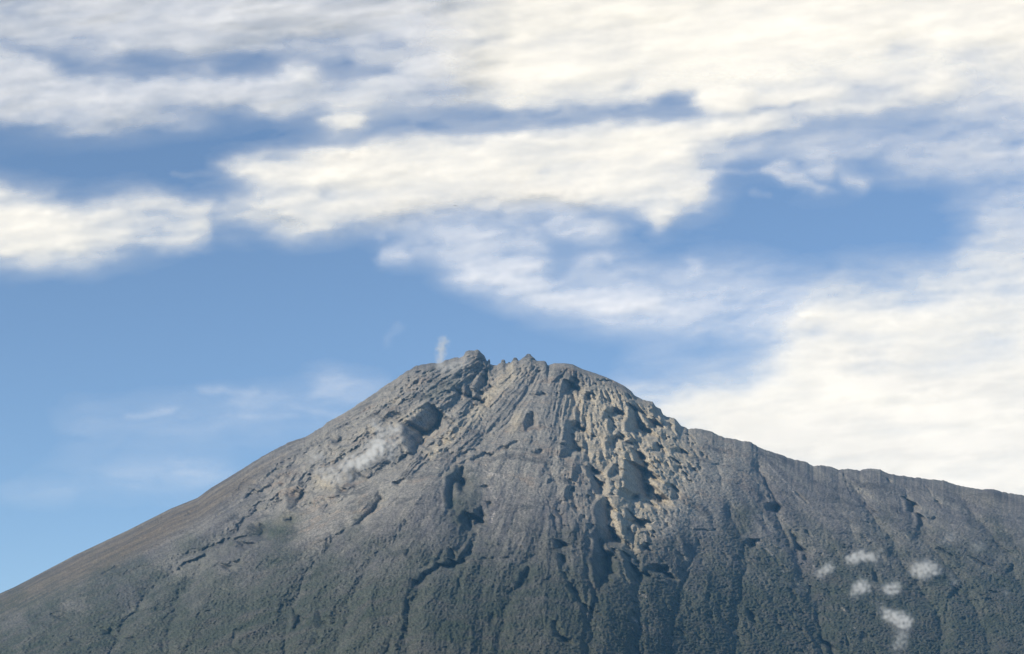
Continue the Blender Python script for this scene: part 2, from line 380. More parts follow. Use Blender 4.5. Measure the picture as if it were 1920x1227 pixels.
# march along the light: hollows deepen away from the sun, then rise back
slope = 0.55
Srun = np.zeros_like(M); prev = np.zeros(M.shape[0])
jj = np.arange(M.shape[0], dtype=float)
DEC = 1.3
for i in range(M.shape[1]):
    p = np.interp(jj - slope, jj, prev)
    m = M[:, i]
    pm = np.interp(jj - slope, jj, M[:, max(i - 1, 0)])
    cur = np.where(m > 0.35, p + m * 1.15 + 3.5 * np.clip(m - pm, 0, 1), np.maximum(0, p - DEC - 0.035 * p))
    Srun[:, i] = cur; prev = cur
Srun = gblur(Srun, 0.6)
HOL = Raster(-80, 640, 2000, 1260, 1.0); HOL.a = Srun

# vertex grid in (column, along slope)
ucols = np.concatenate([np.linspace(-3000, -100, 60), np.arange(-90, 2010.1, 1.5), np.linspace(2040, 5400, 70)])
NR = 470
t_in = np.linspace(0, 1, NR) ** 1.0
VB = 1262.0
Sv = skyline(ucols)
Sin = np.minimum(Sv, 1250)
v_in = Sin[None, :] + (VB - Sin[None, :]) * t_in[:, None]
v_out = VB + (1556.0 - VB) * (np.linspace(0, 1, 41)[1:, None]) ** 1.0 + 0 * ucols[None, :]
Vg = np.concatenate([v_in, v_out], 0)
Vg = np.maximum(Vg, Sv[None, :] + np.arange(Vg.shape[0])[:, None] * 0.01)
Ug = np.broadcast_to(ucols[None, :], Vg.shape).copy()
_us = np.arange(-3400, 5600, 4.0); _sk = np.interp(_us, SX, SV)
_ker = np.exp(-0.5 * (np.arange(-60, 61) / 17.0) ** 2); _ker /= _ker.sum()
_sk = np.convolve(np.pad(_sk, 60, 'edge'), _ker, 'valid')
def base_run(u, v):
    yR = ridge_y(u); sa = skyline(u); sv = sa + (np.interp(u, _us, _sk) - sa) * sstep(0, 70, v - sa)
    sv = np.minimum(sv, v)
    _, tS = ray(u, sv); _, t = ray(u, v)
    h = np.maximum(yR * (tS - t), 0)
    c = np.where(u < U0, (U0 - u) * MPP * 0.95, (u - U0) * MPP * 0.20) + 25
    s = 0.36 + 0.04 * sstep(1000, 1500, u)
    q = h / s
    return yR, np.sqrt(q * q + 2 * q * c)
yR, run = base_run(Ug, Vg)
run = np.minimum(run, yR * 0.80)
Y = yR - run
inframe = sstep(-85, -20, Ug) * sstep(1995, 1930, Ug) * sstep(1256, 1240, Vg)
pxm = Y / F                                               # metres per source pixel there
dpx = Vg - Sv[None, :]
FAg, FRg = flow(Ug, Vg)
rk = np.where((Vg < 1258), rock.sample(Ug, Vg), 0.5)
forest = sstep(-60, 150, Vg - np.interp(Ug, [0, 250, 500, 700, 850, 1000, 1200, 1400, 1600, 1920], [1100, 1035, 990, 985, 950, 975, 990, 975, 980, 985]) + 120 * fbm(Ug / 70, Vg / 55, 6, 61, 0.62))
top = sstep(0.5, 16, dpx)
D = np.zeros_like(Y)
# broad spurs and ravines
wob = 60 * fbm(Ug / 150, Vg / 150, 3, 71)
D += 40 * (ridged((FAg + wob * 0.5) / 120, FRg / 420, 3, 72) - 0.5) * sstep(0, 90, dpx)
wd = 6 * fbm(Ug / 12, Vg / 12, 3, 321)
rav = np.where(Vg < 1275, DR.sample(Ug + wd, Vg + wd), 0) * inframe
smooth_scree = sstep(0.02, 0.35, rk)
# the main valleys that cut the face from the crags to the foot
VAL = [([(1075,740),(1100,830),(1115,920),(1125,1000),(1120,1080),(1105,1150),(1095,1300)],120,20),
 ([(1215,770),(1195,850),(1190,930),(1180,1010),(1195,1080),(1200,1150),(1190,1300)],105,18),
 ([(1035,880),(1045,960),(1055,1030),(1078,1100),(1100,1150)],60,13),
 ([(850,860),(850,960),(885,1015),(860,1050),(790,1080),(762,1150),(755,1300)],100,18),
 ([(1000,1040),(965,1100),(940,1180),(930,1300)],75,16), ([(1300,1040),(1275,1110),(1262,1180),(1255,1300)],80,18),
 ([(1420,880),(1460,970),(1495,1040),(1530,1130),(1550,1300)],85,16), ([(1578,885),(1635,960),(1695,1060),(1760,1150),(1775,1300)],85,17),
 ([(1690,910),(1725,1000),(1800,1090),(1845,1180),(1860,1300)],75,16), ([(1800,930),(1870,1020),(1930,1120),(1960,1300)],60,16),
 ([(640,860),(540,930),(440,995),(330,1065),(240,1150),(180,1300)],85,15), ([(720,950),(650,990),(585,1050),(545,1150),(520,1300)],85,15),
 ([(760,980),(700,1050),(655,1130),(610,1300)],70,15), ([(900,690),(870,730),(830,790),(770,850),(690,900)],85,14),
 ([(1375,960),(1398,1040),(1385,1140),(1370,1300)],70,15), ([(480,960),(380,1050),(330,1130),(300,1300)],60,14), ([(860,1090),(850,1160),(830,1300)],55,13),
 ([(1120,700),(1150,760),(1150,830),(1135,900)],70,13), ([(1010,700),(960,770),(880,850),(830,890)],45,14), ([(700,760),(620,820),(530,880),(430,950)],50,10)]
vw = 16 * fbm(Ug / 45, Vg / 45, 4, 411, 0.55); vw2 = 16 * fbm(Ug / 45, Vg / 45, 4, 421, 0.55)
inner = (Ug > -100) & (Ug < 2010)
for vp, vd, vs_ in VAL:
    x0_, x1_ = min(p[0] for p in vp) - 130, max(p[0] for p in vp) + 130
    cs = np.where((ucols > x0_) & (ucols < x1_))[0]; q_ = slice(cs[0], cs[-1] + 1)
    dd = line_dist(Ug[:, q_] + vw[:, q_], Vg[:, q_] + vw2[:, q_], vp)
    D[:, q_] -= 1.75 * vd * (pxm[:, q_] / 3.3) * np.exp(-dd / vs_) * sstep(0, 50, dpx[:, q_]) * sstep(1310, 1240, Vg[:, q_])
D -= 30 * rav * (0.25 + 0.75 * smooth_scree) * sstep(3, 60, dpx) * (pxm / 3.3) * (1 - 0.25 * forest)
D += (12 + 48 * forest) * (ridged((FAg + wob * 0.6) / 40, FRg / 210, 4, 73) - 0.5) * sstep(0, 45, dpx) * (0.35 + 0.65 * rk)
# rock texture
D += 13 * fbm(FAg / 26, FRg / 50, 6, 74, 0.62) * top * (0.25 + 0.9 * rk)
D += 6 * (ridged(Ug / 26 + 0.3 * fbm(Ug / 20, Vg / 20, 2, 88), Vg / 38, 5, 79, 0.62) - 0.45) * top * sstep(0.2, 0.8, rk)
D += 9 * (ridged(Ug / 14, Vg / 22, 4, 75, 0.6) - 0.4) * top * sstep(0.3, 1.0, rk)
D += 75 * (ridged((FAg + 0.6 * wob) / 62, FRg / 170, 4, 351, 0.5) - 0.5) * sstep(5, 70, dpx) * sstep(0.3, 0.9, rk)
# fine streaks running down the scree
D += 5 * fbm(FAg / 5.0, FRg / 60, 3, 76) * top * (1 - forest)
# lava ribs running down the upper left shoulder and the crater wall
rb_ = Raster(-80, 640, 2000, 1260, 2.0)
rb_.paint([(900,668),(920,700),(900,780),(850,850),(780,900),(560,980),(440,960),(420,905),(520,840),(610,795),(760,697),(830,680)], 1.0, 10)
rb_.paint([(925,690),(1040,690),(1000,760),(900,850),(850,860)], 0.4, 10)
rb_.paint([(840,690),(910,690),(900,780),(830,800),(780,740)], 0.6, 8)
ribm = np.where(Vg < 1259, rb_.sample(Ug, Vg), 0) * sstep(1, 8, dpx)
rw = 26 * fbm(Ug / 60, Vg / 60, 4, 331)
rbn = ridged((FAg + rw) / 30, FRg / 330, 3, 332, 0.55)
D += 78 * (rbn - 0.5) * ribm + 14 * (ridged((FAg + rw) / 9, FRg / 60, 3, 336) - 0.5) * ribm
flank = sstep(760, 560, Ug) * sstep(120, 20, dpx)
D += 13 * (ridged(dpx / 12 + 1.5 * fbm(Ug / 90, Vg / 90, 3, 341), Ug / 260, 3, 342) - 0.5) * flank * sstep(1, 6, dpx)
# angular broken blocks on the crags
blk = np.abs(gnoise(Ug / 11 + 1.2 * gnoise(Ug / 23, Vg / 23, 66), Vg / 9, 67)) + 0.5 * np.abs(gnoise(Ug / 5 + 9, Vg / 4.3, 68))
D -= 9 * blk * top * sstep(0.45, 0.95, rk)
# boulders, scrub and tree crowns: small bumps
bump = fbm(Ug / 5.5, Vg / 4.2, 3, 77, 0.8)
D += (22.0 + 14.0 * forest) * bump * top * (0.35 + 0.65 * sstep(0.03, 0.4, rk))
bl = ridged(Ug / 9, Vg / 7, 2, 78)
D += 7.0 * forest * (1 - bl)
hol = np.where(Vg < 1259, HOL.sample(Ug, Vg), 0) * inframe
quiet = 1 - 0.93 * np.where(Vg < 1259, HOL.sample(Ug, Vg, Mq), 0) * inframe
D = D * quiet - hol * pxm * 3.1
D *= np.where(np.abs(Ug - 960) < 1100, 1, 1)
Ynew = Y - D * sstep(1556, 1300, Vg)
tx, tz = ray(Ug, Vg)
P = np.stack([tx * Ynew, Ynew, CAMZ + tz * Ynew], -1)
# the far side of the mountain
back = []
k = 16
tS = P[0]
for i in range(1, k + 1):
    f = (i / k) ** 1.3
    zz = tS[:, 2] * (1 - f) - 30 * f
    drop = tS[:, 2] - zz
    yy = tS[:, 1] + drop * 1.6 + 25 * (i > 0)
    xx = tS[:, 0] * (1 + 0.0 * f)
    back.append(np.stack([xx, yy, zz], -1))
back = np.stack(back[::-1], 0)
P = np.concatenate([back, P], 0)
# foot sinks below the ground
P[-1, :, 2] = np.minimum(P[-1, :, 2], -25)
def ext(a, val=0.0): return np.concatenate([np.full((k, a.shape[1]), val), a], 0)

# colour masks
tan = Raster(-80, 640, 2000, 1260, 2.0)
tan.paint(T8((560,190),(700,150),(820,200),(1010,300),(1060,420),(1000,560),(900,700),(860,820),(800,840),(720,700),(690,560),(620,400)), 0.85, 14)
tan.paint(T8((580,220),(640,330),(680,430),(760,560),(790,760)), 0.7, 8, 26)
tan.paint(T8((715,600),(775,610),(790,700),(780,770),(720,690)), 0.95, 4)
tan.paint(T8((790,380),(940,335),(950,400),(880,440),(840,420)), 0.8, 4)
tan.paint(T8((930,270),(1010,290),(1010,330),(940,320)), 0.9, 5)
tan.paint(T8((340,80),(300,140),(230,210),(160,300),(90,360),(20,430)), 0.85, 5, 12)
tan.paint(T8((360,110),(260,200),(180,300)), 0.7, 6, 16)
tan.paint(T8((340,260),(380,260),(370,340),(330,350)), 0.75, 5)
tan.paint(T8((1000,560),(1060,520),(960,640),(880,700)), 0.7, 8)
tan.paint(T8((790,760),(860,770),(840,830),(800,830)), 0.8, 4)
tan.paint(T9((1350,330),(1420,300),(1500,280),(1600,220)), 0.6, 4, 8)
tan.paint(T9((1580,350),(1640,310),(1600,330)), 0.9, 3, 7)
tan.paint(T9((1180,480),(1280,480),(1260,540),(1180,540)), 0.7, 6)
tan.paint(T9((1040,640),(1100,620),(1100,660),(1020,690)), 0.6, 5)
tan.paint(T9((1470,210),(1500,200)), 0.7, 4, 8)
tan.paint([(620,660+240),(700,880)], 0.2, 8, 10)
ash = Raster(-80, 640, 2000, 1260, 2.0)
ash.paint([(700,730),(900,650),(1090,680),(1240,770),(1420,845),(1380,930),(1260,960),(1150,980),(1000,930),(800,900),(640,960),(540,980),(450,950),(560,830)], 0.62, 26)
ash.paint([(560,960),(700,890),(800,850),(960,740),(1040,690),(1040,740),(900,880),(820,900),(640,1010),(560,1020)], 0.6, 10)
ash.paint([(1180,900),(1290,860),(1330,900),(1290,1000),(1220,1010)], 0.9, 14)
A_ash = np.where(Vg < 1259, ash.sample(Ug, Vg), 0) * inframe
brown = Raster(-80, 640, 2000, 1260, 2.0)
brown.paint([(-80,1160),(0,1113),(141,1041),(320,954),(396,918),(470,880),(560,840),(500,880),(400,960),(300,1020),(200,1070),(60,1130),(-80,1190)], 0.85, 9)
brown.paint(T5((600,640),(900,440),(1240,270),(1200,330),(900,520),(700,640)), 1.0, 8)
brown.paint([(1740,900),(1920,930),(1920,960),(1800,940)], 0.35, 10)
green2 = Raster(-80, 640, 2000, 1260, 2.0)
green2.paint(T9((1680,1040),(1900,1000),(1920,1200),(1700,1180)), 0.5, 12)
green2.paint([(835,880),(880,870),(905,900),(900,960),(850,980),(832,930)], 0.7, 7)
green2.paint([(470,980),(560,960),(560,1010),(480,1010)], 0.6, 8)
green2.paint([(870,720),(800,760),(790,740),(850,700)], 0.5, 6)
green2.paint([(1370,940),(1420,945),(1400,1010),(1370,1010)], 0.5, 8)
white = Raster(-80, 640, 2000, 1260, 1.0)
for pts, w in [(T8((240,505),(310,520)),2.5),(T8((250,560),(262,590),(280,610)),2.5),(T8((330,560),(350,600)),2.5),(T8((268,660),(258,700)),4),(T8((165,512),(200,510)),2),
               (T8((1290,785),(1330,778)),3),(T8((1340,790),(1390,830)),1.6),(T8((820,850),(830,865)),3),(T8((850,985),(878,1000)),2.5),(T8((820,1080),(840,1100)),2.5),
               (T8((868,740),(880,790)),2),(T8((1360,470),(1430,540),(1500,620)),1.2),(T8((810,700),(830,740)),2.2),
               (T7((20,490),(70,540),(120,590)),1.5),(T7((170,670),(180,680)),2),(T7((370,630),(375,660)),2),(T7((700,320),(745,370)),1.5),(T7((560,920),(600,960)),1.5),(T7((640,1040),(665,1085)),2)]:
    white.paint(pts, 1.0, 0.9, w, 'max')
ex = inframe
wob2 = 5 * fbm(Ug / 11, Vg / 11, 3, 83)
veg = np.clip(forest + 0.16 * np.where(Vg < 1275, DR.sample(Ug, Vg, ravine_green) - 1.0, 0) * sstep(40, 220, dpx) + 0.9 * np.where(Vg < 1259, green2.sample(Ug + wob2, Vg + wob2), 0), 0, 1)
veg = np.where(Vg > 1262, 1.0, veg)
A_tan = np.where(Vg < 1259, tan.sample(Ug + wob2, Vg + wob2), 0) * ex
A_br = np.where(Vg < 1259, brown.sample(Ug + wob2, Vg + wob2), 0)
A_wh = np.where(Vg < 1259, white.sample(Ug + wob2 * 0.4, Vg + wob2 * 1.2), 0) * ex

m = NT('mountain_rock_and_scrub')
geo = m.n('ShaderNodeNewGeometry')
pos = geo.outputs['Position']
aS = m.attr('streak')
big = m.noise(pos, 0.0022, 5, 0.55)
mid = m.noise(pos, 0.012, 6, 0.65)
fine = m.noise(pos, 0.06, 4, 0.7)
rockc = m.mix(m.maprange(big, 0.35, 0.65), (0.165, 0.153, 0.130), (0.232, 0.212, 0.174))
rockc = m.mix(m.maprange(mid, 0.35, 0.7), rockc, (0.30, 0.272, 0.225))
rockc = m.mix(m.math('MULTIPLY', m.maprange(aS, 0.1, 0.8), 0.7), rockc, (0.105, 0.095, 0.098))
rockc = m.mix(m.math('MULTIPLY', m.attr('ash'), m.maprange(m.noise(pos, 0.018, 8, 0.75), 0.28, 0.6)), rockc, (0.40, 0.362, 0.292))
rockc = m.mix(m.math('MULTIPLY', m.maprange(m.noise(pos, 0.005, 9, 0.7, 0.6), 0.52, 0.62), 0.65), rockc, (0.075, 0.070, 0.064))
rockc = m.mix(m.math('MULTIPLY', m.math('MULTIPLY', m.maprange(m.noise(pos, 0.0045, 9, 0.75, 0.3), 0.52, 0.64), m.attr('ash')), 0.8), rockc, (0.34, 0.235, 0.15))
brownc = m.mix(m.math('MULTIPLY', m.maprange(aS, 0.35, 0.8), 0.6), m.mix(m.maprange(mid, 0.3, 0.7), (0.140, 0.108, 0.074), (0.215, 0.168, 0.112)), (0.085, 0.076, 0.066))
tanc = m.mix(m.maprange(mid, 0.35, 0.65), (0.56, 0.49, 0.36), (0.42, 0.345, 0.23))
tanc = m.mix(m.math('MULTIPLY', m.maprange(fine, 0.55, 0.75), 0.35), tanc, (0.36, 0.21, 0.12))
c1 = m.mix(m.attr('brown'), rockc, brownc)
tf = m.math('MULTIPLY', m.attr('tan'), m.maprange(mid, 0.25, 0.55, 0.35, 1.0))
c1 = m.mix(tf, c1, tanc)
vegc = m.mix(m.maprange(fine, 0.35, 0.65), (0.030, 0.043, 0.024), (0.062, 0.078, 0.042))
vegc = m.mix(m.maprange(m.noise(pos, 0.006, 8, 0.7), 0.45, 0.68), vegc, (0.095, 0.088, 0.070))
vf = m.math('MULTIPLY', m.attr('veg'), m.maprange(mid, 0.2, 0.45, 0.55, 1.0))
vf = m.math('ADD', m.math('MULTIPLY', vf, 0.88), m.math('MULTIPLY', m.maprange(fine, 0.62, 0.7), 0.18), True)
c1 = m.mix(vf, c1, vegc)
c1 = m.mix(m.math('MULTIPLY', m.attr('pale'), m.maprange(fine, 0.42, 0.6)), c1, (0.62, 0.55, 0.47))
gr = m.n('ShaderNodeMix', data_type='RGBA', blend_type='MULTIPLY'); gr.inputs[0].default_value = 1.0
gv = m.maprange(m.math('ADD', m.noise(pos, 0.055, 3, 0.8), m.math('MULTIPLY', m.noise(pos, 0.11, 2, 0.8), 0.6)), 0.55, 1.05, 0.55, 1.5)
gcol = m.n('ShaderNodeCombineColor')
for q_ in range(3): m.set(gcol.inputs[q_], gv)
m.set(gr.inputs[6], c1); m.set(gr.inputs[7], gcol.outputs[0]); c1 = gr.outputs[2]
bs = m.n('ShaderNodeBsdfPrincipled'); m.set(bs.inputs['Base Color'], c1); bs.inputs['Roughness'].default_value = 0.95
bs.inputs['Specular IOR Level'].default_value = 0.15
bmp = m.n('ShaderNodeBump'); bmp.inputs['Strength'].default_value = 0.9; bmp.inputs['Distance'].default_value = 14.0
m.set(bmp.inputs['Height'], m.noise(pos, 0.09, 5, 0.75)); m.set(bs.inputs['Normal'], bmp.outputs[0])
m.t.links.new(bs.outputs[0], m.out.inputs[0])
streak = 0.5 + 0.9 * fbm(FAg / 14, FRg / 120, 5, 91)
streak = streak + (0.5 + 1.3 * fbm(dpx / 5, Ug / 150, 4, 93) - streak) * flank
mountain = grid_mesh('mountain', P, m.m, attrs={'veg': ext(veg, 0.3), 'tan': ext(A_tan), 'brown': ext(A_br, 0.2), 'pale': ext(A_wh), 'ash': ext(A_ash), 'streak': ext(streak)}, flip=True)
tag(mountain, 'grey volcanic mountain with bare rocky summit, brown scree flank and green lower slopes', 'mountain', kind='structure')

# ------------------------------------------------------------------ ground to the horizon
g = NT('dry_grassland')
gp = g.n('ShaderNodeNewGeometry').outputs['Position']
gc = g.mix(g.maprange(g.noise(gp, 0.004, 8, 0.6), 0.4, 0.6), (0.07, 0.085, 0.04), (0.16, 0.14, 0.08))
gc = g.mix(g.maprange(g.noise(gp, 0.15, 6, 0.7), 0.5, 0.7), gc, (0.05, 0.065, 0.03))
gb = g.n('ShaderNodeBsdfPrincipled'); g.set(gb.inputs['Base Color'], gc); gb.inputs['Roughness'].default_value = 1.0
g.t.links.new(gb.outputs[0], g.out.inputs[0])
xs = np.concatenate([-np.geomspace(60000, 50, 24), np.geomspace(50, 60000, 24)])
GX_, GY_ = np.meshgrid(xs, xs)
GZ = 1.5 * fbm(GX_ / 900, GY_ / 900, 3, 5) * sstep(20, 200, np.hypot(GX_, GY_)) - 0.6
ground = grid_mesh('ground', np.stack([GX_, GY_, GZ], -1), g.m)
tag(ground, 'grassy plain at the foot of the mountain', 'ground', kind='structure')

# ------------------------------------------------------------------ rocks standing on the summit ridge
rm = NT('dark_summit_rock')
rp = rm.n('ShaderNodeNewGeometry').outputs['Position']
rc = rm.mix(rm.maprange(rm.noise(rp, 0.06, 5, 0.7), 0.4, 0.62), (0.075, 0.075, 0.075), (0.17, 0.15, 0.12))
rb = rm.n('ShaderNodeBsdfPrincipled'); rm.set(rb.inputs['Base Color'], rc); rb.inputs['Roughness'].default_value = 0.95
rm.t.links.new(rb.outputs[0], rm.out.inputs[0])
def rock_mesh(name, u, vtop, vbot, wpx, seed, lean=0.0, over=0.0, yoff=-20):
    """an irregular upright crag, base sunk in the ridge"""
    y = Y_RIDGE + yoff
    tx0, tt = ray(u, vtop); _, tb = ray(u, vbot)
    zt = CAMZ + tt * y; zb = CAMZ + tb * y - 30
    rad = wpx * MPP / 2
    n, mm_ = 40, 30
    th = np.linspace(0, 2 * np.pi, n + 1)[None, :]; f = np.linspace(0, 1, mm_)[:, None]
    prof = np.clip(1 - f ** 7, 0, 1) ** 0.5 * (1.1 - 0.3 * f + over * np.sin(f * np.pi * 1.3)) * (1 + 0.12 * np.sin(f * 11 + seed))
    rr = rad * prof * (1 + 0.32 * fbm(np.cos(th) * 1.6 + f * 2.3 + seed, np.sin(th) * 1.6 + f * 1.1, 4, seed))
    tx_, _ = ray(u, vtop)
    X = tx_ * y + rr * np.cos(th) + lean * rad * f
    Yy = y + rr * np.sin(th) * 0.9
    Zz = zb + (zt - zb) * f * (1 + 0.05 * fbm(np.cos(th) * 2 + seed, np.sin(th) * 2 + f, 3, seed + 3) * (f < 0.99)) + 0 * th
    ar = np.stack([X + 0 * Zz, Yy + 0 * Zz, Zz], -1)
    ar[:, -1] = ar[:, 0]
    ar[-1] = ar[-1].mean(0)
    return grid_mesh(name, ar, rm.m, smooth=False, flip=False)
GR = 'rock pinnacles standing on the summit ridge'
for args, lab in [((943.6, 674.5, 684, 11, 3), 'small pointed rock pinnacle on the ridge just right of the summit dome'),
                  ((954.5, 679, 684, 7, 15), 'lowest stub of rock between the two pointed pinnacles on the ridge'),
                  ((966, 670.8, 681, 13, 8), 'rounded dark rock pinnacle in the middle of the ridge crest'),
                  ((990, 663.8, 676, 19, 21, 0.1, 0.25), 'largest dark boulder perched highest of the ridge pinnacles'),
                  ((1002, 673.8, 680, 7, 5), 'little rock knob touching the right side of the perched boulder'),
                  ((917, 673.5, 686, 5, 12), 'thin dark rock spike on the right shoulder of the summit dome')]:
    tag(rock_mesh('rock_pinnacle', *args), lab, 'rock', GR)

def closed_body(name, Pf, Pb, kp, mat, cover=None):
    """front and back faces over the kept cells, joined all round by a rim"""
    rws, cls = kp.shape
    idx = np.arange(rws * cls).reshape(rws, cls)
    kf = (kp[:-1, :-1] | kp[1:, :-1] | kp[1:, 1:] | kp[:-1, 1:])
    q = np.stack([idx[:-1, :-1], idx[1:, :-1], idx[1:, 1:], idx[:-1, 1:]], -1)[kf]
    nV = rws * cls
    faces = [q, q[:, ::-1] + nV]
    kpad = np.pad(kf, 1)
    def rim(mask, a, b):
        ii = np.argwhere(mask)
        if len(ii) == 0: return
        va = idx[ii[:, 0] + a[0], ii[:, 1] + a[1]]; vb = idx[ii[:, 0] + b[0], ii[:, 1] + b[1]]
        faces.append(np.stack([va, va + nV, vb + nV, vb], -1)[:, ::-1])
    rim(kf & ~kpad[:-2, 1:-1], (0, 1), (0, 0)); rim(kf & ~kpad[2:, 1:-1], (1, 0), (1, 1))
    rim(kf & ~kpad[1:-1, :-2], (0, 0), (1, 0)); rim(kf & ~kpad[1:-1, 2:], (1, 1), (0, 1))
    Fq = np.concatenate(faces); VV = np.concatenate([Pf.reshape(-1, 3), Pb.reshape(-1, 3)])
    used = np.zeros(len(VV), bool); used[Fq.reshape(-1)] = True; rem = np.cumsum(used) - 1
    me = bpy.data.meshes.new(name); VV = VV[used]; Fq = rem[Fq]
    me.vertices.add(len(VV)); me.vertices.foreach_set('co', VV.astype(np.float32).reshape(-1))
    me.loops.add(Fq.size); me.loops.foreach_set('vertex_index', Fq.astype(np.int32).reshape(-1))
    me.polygons.add(len(Fq)); me.polygons.foreach_set('loop_start', np.arange(0, Fq.size, 4, dtype=np.int32))
    me.polygons.foreach_set('use_smooth', np.ones(len(Fq), bool))
    if cover is not None:
        a = me.attributes.new('cover', 'FLOAT', 'POINT')
        a.data.foreach_set('value', np.concatenate([cover.reshape(-1)] * 2)[used].astype(np.float32))
    me.update(calc_edges=True); me.materials.append(mat)
    o = bpy.data.objects.new(name, me); scene.collection.objects.link(o)
    return o
